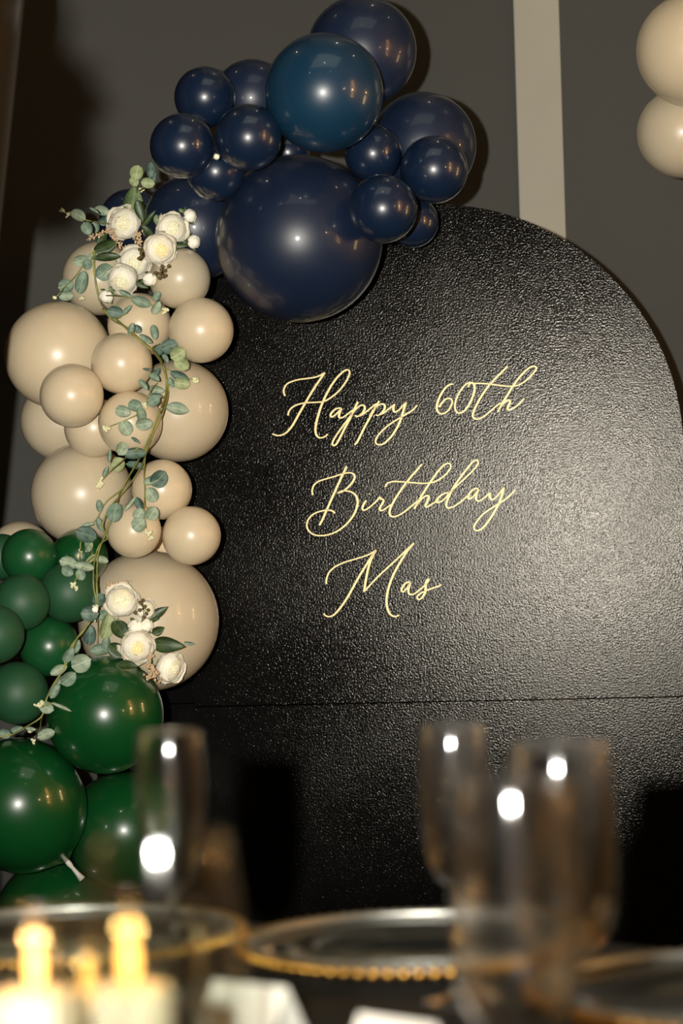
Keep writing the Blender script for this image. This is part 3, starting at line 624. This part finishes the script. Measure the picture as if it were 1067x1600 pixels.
def rose(px, py, rp, label, face=(0, 0), warm=False, off=None, group='ivory roses'):
    d = surf_near(px, py, 10) - 0.004; r = rp / ppm(d); d -= r * 0.75 if off is None else off
    c = at(px, py, d); t = thing('rose', label, 'flower', c, 0, group)
    n = (-ray(px, py) + R_ * face[0] - U_ * face[1]).normalized()
    t.rotation_euler = n.to_track_quat('Z', 'Y').to_euler(); t.scale = (r, r, r)
    ph0 = random.uniform(0, 6)
    for i, rg in enumerate(RINGS[:-1]):
        n = rg[5]
        for k in range(n): put('petal', PET[i][k % 2], t, ph0 + i * 0.55 + k * 2 * PI / n + random.uniform(-.18, .18), 1 + random.uniform(-.05, .05), random.uniform(-.10, .10))
    put('flower_heart', HEART[1 if warm else 0], t)
    put('calyx', SEP, t)
    return t
BUDP = [petal_mesh(2.9, 0.12, 0.95, 1.0, 0.02, 'petal', seed=s) for s in (11, 12)]
BUDC = lathe([(0, 0.78), (0.3, 0.72), (0.6, 0.5), (0.8, 0.0), (0.55, -0.6), (0, -0.85)], 16, 'bud_body'); BUDC.materials.append(M['petal'])
SEPL = LEAF['leaf_rose', 'lance']
def rosebud(px, py, rp, label, face=(0, 0)):
    d = surf_near(px, py, 8) - 0.004; r = rp / ppm(d); d -= r
    t = thing('rosebud', label, 'flower', at(px, py, d), 0, 'ivory rosebuds')
    n = (-ray(px, py) * 0.6 + R_ * face[0] - U_ * face[1]).normalized()
    t.rotation_euler = n.to_track_quat('Z', 'Y').to_euler(); t.scale = (r, r, r)
    for k in range(3): put('petal', BUDP[k % 2], t, k * 2.1, 1 - 0.05 * k, 0.05 * k)
    put('bud_body', BUDC, t)
    for k in range(4):
        o = put('sepal', SEPL, t, 0, 1); a = k * PI / 2 + .4
        y = Vector((math.cos(a) * 0.8, math.sin(a) * 0.8, 0.75)).normalized(); x = Vector((-math.sin(a), math.cos(a), 0)); z = x.cross(y)
        m = Matrix((x * 0.5, y * 1.0, z * 0.8)).transposed().to_4x4(); m.translation = Vector((math.cos(a) * 0.92, math.sin(a) * 0.92, -0.35)); o.matrix_local = m
    return t
rose(193.6, 349, 26, 'ivory rose topmost of the upper bunch', (-.25, -.1))
rose(268.6, 357, 25, 'ivory rose of the upper bunch against the navy balloon', (.2, -.1))
rose(210, 410, 26, 'ivory rose in the middle of the upper bunch below the peach sprays', (.0, .2))
rose(191, 437, 25, 'ivory rose lowest of the upper bunch', (-.25, .35))
rose(250, 389, 26, 'ivory rose with yellow heart beside the olive berries', (.15, .1), True, off=0.03)
rosebud(297, 337, 12, 'ivory rosebud highest right of the upper bunch', (.5, -.3))
rosebud(302.6, 378, 12, 'ivory rosebud under the highest right one', (.5, .1))
rosebud(233.5, 437, 12, 'ivory rosebud hanging below the berry cluster', (.1, .3))
rosebud(165.5, 464, 12, 'ivory rosebud beside the vine below the upper bunch', (-.2, .4))
rose(228, 952, 16, 'small ivory blossom behind the berries of the lower bunch', (.3, -.2))
rose(188.7, 939, 26, 'ivory rose topmost of the lower bunch', (-.1, -.25))
rose(214, 1011, 27, 'ivory rose with peach yellow heart in the lower bunch', (.05, .2), True)
rose(266, 1043, 25, 'ivory rose turned sideways lowest of the lower bunch', (.75, .25))
rosebud(211, 980, 13, 'half open ivory rosebud above the yellow hearted rose', (-.1, .1))
rosebud(230, 977, 11, 'ivory rosebud tucked behind the half open one', (.3, -.1))
rosebud(147, 952, 7, 'ivory rosebud peeking from under the vine at lower bunch', (-.2, -.1))
rosebud(338, 245, 5, 'tiny white bud wedged between small navy balloons', (0, 0))

# rose foliage
up = thing('rose_foliage', 'dark green rose leaves around the upper bunch', 'leaves', at(210, 380, 4.2), 0, 'rose foliage')
for L_ in [(207,313,46,27,-80,'leaf_rose','lance',.02),(219,330,34,15,75,'leaf_dark','lance',.015),(233,341,30,9,-50,'leaf_dark','lance',.015),(164,385,34,20,-20,'leaf_dark','oval',.02),(168,402,38,13,-5,'leaf_dark','oval',.02),
           (231,362,24,11,40,'leaf_dark','lance',.012),(281,383,24,10,5,'leaf_dark','lance',.012),(246,345,18,10,80,'leaf_rose','lance',.012),(222,445,20,10,30,'leaf_dark','lance',.012),(160,372,24,14,-60,'leaf_dark','lance',.012),
           (285,330,12,6,30,'leaf_rose','lance',.012),(176,455,18,8,60,'leaf_rose','lance',.012),(196,459,22,7,30,'leaf_mid','lance',.02),(289,377,12,8,-60,'leaf_dark','lance',.012)]:
    add_leaf(up, *L_)
lo = thing('rose_foliage', 'dark green rose leaves around the lower bunch', 'leaves', at(220, 990, 4.2), 0, 'rose foliage')
for L_ in [(249,957,30,13,-35,'leaf_dark','lance',.014),(247,985,20,13,-20,'leaf_dark','lance',.014),(263,1008,50,23,3,'leaf_dark','lance',.02),(296,1005,17,5,12,'leaf_mid','lance',.012),(187,984,30,24,60,'leaf_dark','oval',.012),(182,1016,26,22,40,'leaf_dark','oval',.012),
           (200,1040,30,13,10,'leaf_dark','lance',.012),(240,968,18,8,-10,'leaf_dark','lance',.014),(232,1030,24,12,60,'leaf_dark','lance',.012)]:
    add_leaf(lo, *L_)
# olive berries
BER = lathe([(0, 1), (0.5, 0.87), (0.87, 0.5), (1, 0), (0.87, -0.5), (0.5, -0.87), (0.15, -1.0), (0, -1.25)], 12, 'berry'); BER.materials.append(M['berry'])
def berries(pts, lab, off=0.045):
    cx = sum(p[0] for p in pts) / len(pts); cy = sum(p[1] for p in pts) / len(pts); d0 = surf_near(cx, cy, 12) - off
    c = at(cx, cy, d0 + 0.012); t = thing('berry_sprig', lab, 'berries', c, 0, 'olive berry sprigs')
    for i, (x, y) in enumerate(pts):
        p = at(x, y, d0 - 0.008 * (i % 3)); o = bpy.data.objects.new('berry', BER); COL.objects.link(o); o.parent = t; o.location = p - c
        k = 2.9 / ppm(d0); o.scale = (k, k, k)
        link('stalk', tube([Vector((0, 0.004, 0)), (p - c) * 0.5 + Vector((0, .006, 0)), p - c], 0.0009, 0.0007, 5, 'stalk'), M['stem'], t)
tA = T(80, 240, 4.268)
berries([tA(p) for p in [(595,610),(612,628),(590,640),(600,665),(598,690),(630,685),(652,670),(655,705),(585,700)]], 'olive brown berry sprig in front of the yellow hearted rose', 0.06)
berries([tA(p) for p in [(785,750),(740,750),(695,795),(735,775),(725,800),(745,820),(722,830),(760,812),(755,780)]], 'olive brown berry sprig hanging under the yellow hearted rose', 0.04)
tD = T(20, 880, 3.557)
berries([tD(p) for p in [(708,218),(722,205),(705,260),(735,240),(752,260),(728,298),(715,225),(680,275),(742,280)]], 'olive brown berry sprig in the lower bunch', 0.04)
# peach dried sprays
def dried(pts, lab, off=0.05, seed=0):
    rnd = random.Random(seed); cx, cy = pts[0]; d0 = surf_near(cx, cy, 10) - off; c = at(cx, cy, d0)
    t = thing('dried_spray', lab, 'dried flowers', c, 0, 'peach dried sprays'); P = [at(x, y, d0 - 0.004 * (i % 2)) - c for i, (x, y) in enumerate(pts)]
    link('stalk', tube(catmull(P, 4), 0.0011, 0.0007, 5), M['dried'], t)
    bm = bmesh.new()
    for q in catmull(P, 4):
        for k in range(3):
            off_ = Vector((rnd.uniform(-1, 1), rnd.uniform(-1, .4), rnd.uniform(-1, 1))) * 0.0050
            bmesh.ops.create_icosphere(bm, subdivisions=1, radius=rnd.uniform(.0013, .0024), matrix=Matrix.Translation(q + off_) @ Matrix.Rotation(rnd.uniform(0, 3), 4, 'X') @ Matrix.Diagonal((1, 1.4, .7, 1)))
    me = bpy.data.meshes.new('florets'); bm.to_mesh(me); bm.free(); smooth_mesh(me); o = link('florets', me, M['dried'], t); o['kind'] = 'stuff'
dried([tA(p) for p in [(420,520),(380,515),(330,530),(290,555),(245,565)]], 'peach dried spray reaching out left under the topmost rose', .05, 1)
dried([tA(p) for p in [(410,540),(425,580),(455,605),(480,625)]], 'peach dried spray hanging between two upper roses', .055, 2)
dried([tA(p) for p in [(590,530),(575,560),(590,595),(560,580)]], 'peach dried spray above the olive berries', .06, 3)
dried([tD(p) for p in [(770,510),(765,570),(790,600),(810,650)]], 'peach dried spray beside the sideways rose', .035, 4)
dried([tD(p) for p in [(735,575),(790,590),(780,630),(740,635)]], 'peach dried spray lying on green balloon by the lower roses', .035, 5)
dried([tD(p) for p in [(520,140),(540,118),(580,122),(640,108)]], 'peach dried spray behind the topmost lower rose', .02, 6)

# ------------------------------------------------------------------ table and what stands on it
TC = Vector((-0.35, 1.55)); TR = 0.92; TZ = 0.76
tb = thing('round_table', 'round banquet table under the black cloth', 'table', (TC.x, TC.y, 0))
link('table_top', lathe([(0, TZ - 0.03), (TR - 0.01, TZ - 0.03), (TR - 0.005, TZ - 0.02), (TR - 0.01, TZ - 0.006), (0, TZ - 0.006)], 96), M['wood'], tb)
for k in range(4):
    a = PI / 4 + k * PI / 2
    link('leg', tube([Vector((0.6 * math.cos(a), 0.6 * math.sin(a), 0)), Vector((0.58 * math.cos(a), 0.58 * math.sin(a), TZ - 0.03))], 0.02, 0.02, 12), M['lamp_metal'], tb)
def cloth_mesh():
    V, F = [(0, 0, TZ)], []; n = 144; rings = []
    rs = [(0.3, TZ), (0.6, TZ), (0.85, TZ), (TR - 0.012, TZ), (TR + 0.002, TZ - 0.006)] + [(TR + 0.006 + 0.05 * t, TZ - 0.006 - t * 0.72) for t in (0.05, .2, .4, .6, .8, 1)]
    for ri, (r, z) in enumerate(rs):
        ring = []
        for k in range(n):
            a = 2 * PI * k / n; w = max(0, (TZ - 0.02 - z)) * 0.055 * (math.sin(a * 18) + 0.5 * math.sin(a * 11 + 1))
            ring.append(len(V)); V.append(((r + w) * math.cos(a), (r + w) * math.sin(a), z))
        rings.append(ring)
    for k in range(n): F.append((0, rings[0][k], rings[0][(k + 1) % n]))
    for A, B in zip(rings, rings[1:]):
        for k in range(n): F.append((A[k], B[k], B[(k + 1) % n], A[(k + 1) % n]))
    return mesh(V, F, 'tablecloth')
tag(link('tablecloth', cloth_mesh(), M['cloth'], None, (TC.x, TC.y, 0)), 'black cloth covering the round table in front', 'tablecloth')

# beaded glass charger plates
BEAD = lathe([(0, 1), (0.5, 0.87), (0.87, 0.5), (1, 0), (0.87, -0.5), (0.5, -0.87), (0, -1)], 12, 'bead'); BEAD.materials.append(M['gold'])
PZ = TZ + 0.0005
plate_me = lathe([(0, 0.0), (0.095, 0.0), (0.100, 0.002), (0.118, 0.010), (0.158, 0.0165), (0.158, 0.0205), (0.116, 0.0145), (0.097, 0.0060), (0.093, 0.0048), (0, 0.0048)], 96, 'plate_body'); plate_me.materials.append(M['plate_glass'])
ring_me = lathe([(0.1515 + .0036 * math.cos(a), 0.0205 + .0036 * math.sin(a)) for a in np.linspace(0, 2 * PI, 11)], 96, 'rim_band'); ring_me.materials.append(M['silver'])
def xat(px, d, z):
    k = (CAM.z - z) / d * FPX; p = at(px, 853 + k + (W / 2 - px) * math.tan(ROLL), d); return p.x
def plate(px, d, lab):
    x = xat(px, d, TZ); t = thing('charger_plate', lab, 'plate', (x, d, PZ), 0, 'beaded charger plates')
    for nm, me in (('plate_body', plate_me), ('rim_band', ring_me)):
        o = bpy.data.objects.new(nm, me); COL.objects.link(o); o.parent = t
    for k in range(78):
        a = 2 * PI * k / 78; o = bpy.data.objects.new('bead', BEAD); COL.objects.link(o); o.parent = t
        o.location = (0.1610 * math.cos(a), 0.1610 * math.sin(a), 0.0185); o.scale = (0.0055,) * 3
    return t
plate(658, 2.17, 'gold beaded glass charger plate in the middle, whole rim in view')
plate(112, 2.27, 'gold beaded glass charger plate behind the candles')
plate(1150, 1.90, 'gold beaded glass charger plate nearest the right edge')

# stemware
def glass_profile(outer, th=0.0008, foot_r=0.033):
    # outer: list of (r, z) of the bowl from its bottom up; stem and foot added
    zb = outer[0][1]
    prof = [(0, 0.0), (foot_r * 0.97, 0.0), (foot_r, 0.0012), (foot_r * 0.96, 0.0028), (foot_r * 0.5, 0.0048), (0.0075, 0.0090), (0.0042, 0.016), (0.0036, 0.03), (0.0036, zb - 0.012), (0.005, zb - 0.004)]
    prof += [(r, z) for r, z in outer]
    r, z = outer[-1]; r2, z2 = outer[-2]; q = 0.0009 / (z - z2); e = (r + (r2 - r) * q, z - 0.0009)
    prof[-1:] = [e, (r, z)]; prof += [(r - th * 0.5, z + 0.0004), (r - th, z), (e[0] - th, e[1])]
    inner = [(max(0, r - th), z + th * 0.6) for r, z in outer][:-1][::-1]
    prof += inner; prof += [(0, outer[0][1] + 0.0035)]
    return prof
def dense(pts, n=4):
    P = catmull([(a, b, 0) for a, b in pts], n); return [(max(p.x, 0.0005), p.y) for p in P]
flute_prof = glass_profile(dense([(0.006, 0.095), (0.0165, 0.104), (0.0225, 0.118), (0.0262, 0.140), (0.0284, 0.166), (0.0287, 0.190), (0.0280, 0.208), (0.0269, 0.2195), (0.0259, 0.2268)]), foot_r=0.030)
goblet_prof = glass_profile(dense([(0.006, 0.078), (0.020, 0.086), (0.0310, 0.102), (0.0365, 0.124), (0.0380, 0.152), (0.0374, 0.190), (0.0362, 0.212), (0.0347, 0.226), (0.0335, 0.234)]), foot_r=0.036)
FL = lathe(flute_prof, 56, 'flute'); GO = lathe(goblet_prof, 56, 'goblet')
for m in (FL, GO): m.materials.append(M['glass'])
GN = GO.copy(); GN.materials.clear(); GN.materials.append(M['thin_glass'])
def stand(me, name, px, d, lab, cat, group):
    o = bpy.data.objects.new(name, me); COL.objects.link(o); tag(o, lab, cat, group); o.location = (xat(px, d, TZ + 0.17), d, PZ); return o
stand(FL, 'champagne_flute', 268, 1.99, 'clear champagne flute in front of the green balloons', 'glass', 'champagne flutes')
stand(FL, 'champagne_flute', 708, 1.97, 'clear champagne flute in front of the middle plate', 'glass', 'champagne flutes')
stand(GO, 'water_goblet', 876, 1.68, 'clear wide water goblet between the right plate and the flute', 'glass', 'water goblets')
stand(GO, 'water_goblet', 806, 1.42, 'clear water goblet foremost of the pair right of the flute', 'glass', 'water goblets')
stand(GN, 'water_goblet', 258, 1.20, 'large blurred water goblet among the candles', 'glass', 'water goblets')

# pillar candles in glass cylinders
def candle(px, d, h, r, lab, hg):
    x = xat(px, d, TZ + 0.1); t = thing('pillar_candle', lab, 'candle', (x, d, PZ + 0.005), 0, 'ivory pillar candles')
    link('wax', lathe([(0, 0), (r - .001, 0), (r, .001), (r, h - .003), (r - .002, h), (r * .7, h - .001), (r * .4, h - .004), (0, h - .005)], 40), M['wax'], t)
    link('wick', tube([Vector((0, 0, h - .006)), Vector((0.0005, 0, h + .004)), Vector((0.002, 0, h + .009))], 0.001, 0.0008, 6), M['wick'], t)
    link('flame', lathe([(0, h + .002), (.0035, h + .006), (.0052, h + .012), (.0050, h + .018), (.0032, h + .027), (.0013, h + .035), (0, h + .039)], 16), M['flame'], t)
    lm = lamp('flame_light', 'POINT', (0, 0, h + .02), 0.6, (1.0, 0.55, 0.18), 0.006); lm.parent = t
    g = link('candle_holder', lathe([(0, 0), (.041, 0), (.0425, .0015), (.0425, .003), (.0425, hg - .001), (.0425, hg), (.0420, hg + .0004), (.0415, hg), (.0415, hg - .001), (.0415, .0055), (.0412, .0045), (0, .0045)], 56), M['thin_glass'], None, (x, d, PZ))
    return t, g
for (px, d, rw, h, lab, lg) in [(58, 1.46, 0.030, 0.106, 'ivory pillar candle furthest left with tall flame', 'clear glass cylinder around the candle furthest left'),
                            (138, 1.60, 0.024, 0.066, 'ivory pillar candle between the other two, set back', 'clear glass cylinder around the candle set back'),
                            (206, 1.34, 0.023, 0.129, 'ivory pillar candle foremost with broad blurred flame', 'clear glass cylinder around the foremost candle')]:
    t, g = candle(px, d, h, rw, lab, h + 0.052); tag(g, lg, 'candle holder', 'glass candle cylinders')

# folded cards
def card(px, d, w, h, rot, lab):
    x = xat(px, d, TZ + 0.03); t = thing('folded_card', lab, 'card', (x, d, PZ), rot, 'white folded cards')
    for s in (-1, 1):
        V = [(-w / 2, s * h * .62, 0), (w / 2, s * h * .62, 0), (w / 2, 0, h), (-w / 2, 0, h)]
        V2 = [(a, b - s * .0006, c - .0004) for a, b, c in V]
        me = mesh(V + V2, [(0, 1, 2, 3), (7, 6, 5, 4), (0, 4, 5, 1), (1, 5, 6, 2), (2, 6, 7, 3), (3, 7, 4, 0)], 'flap', False)
        link('flap', me, M['card'], t)
card(392, 1.80, 0.07, 0.052, math.radians(-36), 'white folded card standing between candles and middle plate')
card(622, 1.66, 0.07, 0.050, math.radians(-42), 'white folded card at the foot of the goblets')

# tall centrepiece on the table, just outside the picture; it throws the lumpy shadow on the rear wall
cp = thing('flower_centrepiece', 'tall centrepiece of dark foliage on a slim stand, left of the candles', 'centrepiece', (-0.385, 1.55, PZ))
link('stand', lathe([(0, 0), (.07, 0), (.07, .006), (.012, .014), (.006, .03), (.006, .60), (.03, .62), (.03, .66), (0, .66)], 32), M['lamp_metal'], cp)
def foliage_ball(seed, r):
    rnd = random.Random(seed); V, F = [], []
    for k in range(600):
        n = Vector((rnd.gauss(0, 1), rnd.gauss(0, 1), rnd.gauss(0, 1))).normalized(); c = n * r * rnd.uniform(.35, 1)
        a = n.orthogonal().normalized(); a = Quaternion(n, rnd.uniform(0, 6)) @ a; b = n.cross(a); s = r * 0.24; i = len(V)
        V += [c - a * s, c + b * s * .45 + n * s * .1, c + a * s + n * s * .2, c - b * s * .45 + n * s * .1]; F.append((i, i + 1, i + 2, i + 3))
    return mesh(V, F, 'foliage', False)
for i, (dx, dz, r) in enumerate([(0.104, 0.702, 0.042), (0.104, 0.650, 0.040), (0.076, 0.755, 0.047), (0.068, 0.68, 0.05), (0.03, 0.67, 0.05), (0.0, 0.73, 0.06), (-0.05, 0.69, 0.06)]):
    o = link('foliage', foliage_ball(i, r), M['leaf_dark'], cp); o.location = (dx, 0, dz); o['kind'] = 'stuff'

# ------------------------------------------------------------------ curtain at the left and dark draped chair at the right
def curtain_mesh():
    V, F = [], []; nx, nz = 150, 30; D = 3.35
    for j in range(nz + 1):
        t = j / nz; z = 0.02 + (ZC - 0.04) * t
        py = 853 - (z - CAM.z) / D * FPX
        edge = max(52 - py * 0.13, -70)
        xe = (edge - W / 2) / FPX * D
        for i in range(nx + 1):
            u = i / nx; x = xe - 1.7 * (1 - u); y = D + 0.035 * math.sin(u * 76 + 0.4) + 0.012 * math.sin(u * 131 + t * 2)  # extra width out of view, added to screen the left lamp from the balloons
            V.append((x, y, z))
    for j in range(nz):
        for i in range(nx):
            a = j * (nx + 1) + i; F.append((a, a + 1, a + nx + 2, a + nx + 1))
    return mesh(V, F, 'curtain')
cu = link('curtain', curtain_mesh(), M['curtain']); tag(cu, 'dark brown velvet curtain hanging along the left edge', 'curtain')
sm = cu.modifiers.new('thick', 'SOLIDIFY'); sm.thickness = 0.006

# ------------------------------------------------------------------ lamps of the room (seen as reflections in balloons and glass)
def sconce(x, y, z, s, lab, power):
    t = thing('wall_sconce', lab, 'lamp', (x, y, z), 0, 'wall sconces')
    link('back_plate', box_mesh(-.012 * s, .0, -.05, .05, -.12, .12, .004) if s > 0 else box_mesh(0, .012, -.05, .05, -.12, .12, .004), M['lamp_metal'], t)
    sx = -s
    link('arm', tube([Vector((0, 0, 0)), Vector((sx * .06, 0, -.02)), Vector((sx * .1, 0, 0.02))], .006, .006, 8), M['lamp_metal'], t)
    b = link('bulb', lathe([(0, -.03), (.018, -.024), (.03, 0), (.026, .025), (.012, .05), (0, .07)], 16), M['bulb'], t); b.location = (sx * .1, 0, .05)
    l = lamp('sconce_light', 'POINT', (sx * .30, 0, .06), power, (1.0, 0.74, 0.42), .03); l.parent = t
for (x, y, z, s, lab, pw) in [(X1, 4.0, 1.75, 1, 'brass wall sconce on the right wall near the backdrop', 4), (X1, 2.0, 1.7, 1, 'brass wall sconce in the middle of the right wall', 14), (X1, 0.2, 1.7, 1, 'brass wall sconce on the right wall nearest the rear', 10),
                       (X0, 2.2, 1.7, -1, 'brass wall sconce in the middle of the left wall', 4), (X0, 0.2, 1.7, -1, 'brass wall sconce on the left wall nearest the rear', 2)]:
    sconce(x, y, z, s, lab, pw)
DLM = lathe([(0, 0), (.03, 0), (.03, -.004), (.045, -.006), (.048, 0.0), (.048, .004), (0, .004)], 20, 'housing'); DLM.materials.append(M['white_plastic'])
DLB = lathe([(0, -.012), (.014, -.010), (.022, -.004), (.022, -.001), (0, -.001)], 16, 'bulb'); DLB.materials.append(M['downlight'])
DLW = ['above the navy balloons, left', 'above the arch top', 'above the pale wall strip', 'over the far side of the table', 'over the middle plate', 'over the near left table edge', 'over the near right table edge']
for i, (x, y) in enumerate([(-1.1, 4.3), (0.5, 4.5), (1.5, 4.2), (-0.9, 2.6), (0.1, 2.4), (-1.6, 1.0), (0.8, 0.9)]):
    t = thing('downlight', 'small recessed ceiling downlight ' + DLW[i], 'lamp', (x, y, ZC - 0.004), 0, 'ceiling downlights')
    for nm, me in (('housing', DLM), ('bulb', DLB)):
        o = bpy.data.objects.new(nm, me); COL.objects.link(o); o.parent = t

M['shade'] = emis('glowing_paper_shade', (1.0, 0.66, 0.27, 1), 7.0)
def column_lamp(x, y, lab):
    t = thing('floor_lamp', lab, 'lamp', (x, y, 0), 0, 'column floor lamps')
    link('base', lathe([(0, 0), (.15, 0), (.15, .015), (.02, .02), (.012, .03), (.012, 1.05), (0, 1.05)], 28), M['lamp_metal'], t)
    link('lamp_shade', lathe([(.0, 1.05), (.12, 1.05), (.125, 1.07), (.125, 1.58), (.12, 1.60), (0, 1.60)], 32), M['shade'], t)
column_lamp(2.75, 3.95, 'glowing paper floor lamp right of the backdrop')
column_lamp(-2.6, 2.3, 'glowing paper floor lamp at the left wall behind the curtain')
BLB = lathe([(0, -.024), (.014, -.018), (.020, 0), (.014, .018), (.006, .028), (0, .03)], 12, 'bulb'); BLB.materials.append(M['bulb'])
for q in range(4):
    st = thing('bulb_string', ['hanging string of warm bulbs nearest the camera', 'second hanging string of warm bulbs', 'third hanging string of warm bulbs', 'hanging string of warm bulbs nearest the backdrop'][q] + ' at the right wall', 'lamp', (3.0, 1.9 + .13 * q, ZC), 0, 'strings of warm bulbs')
    link('cord', tube([Vector((0, 0, 0)), Vector((0, 0, -2.75))], .003, .003, 6), M['board_edge'], st)
    for k in range(8):
        b = link('bulb', BLB, None, st); b.location = (0, 0, -1.0 - .23 * k - .05 * (q % 2))
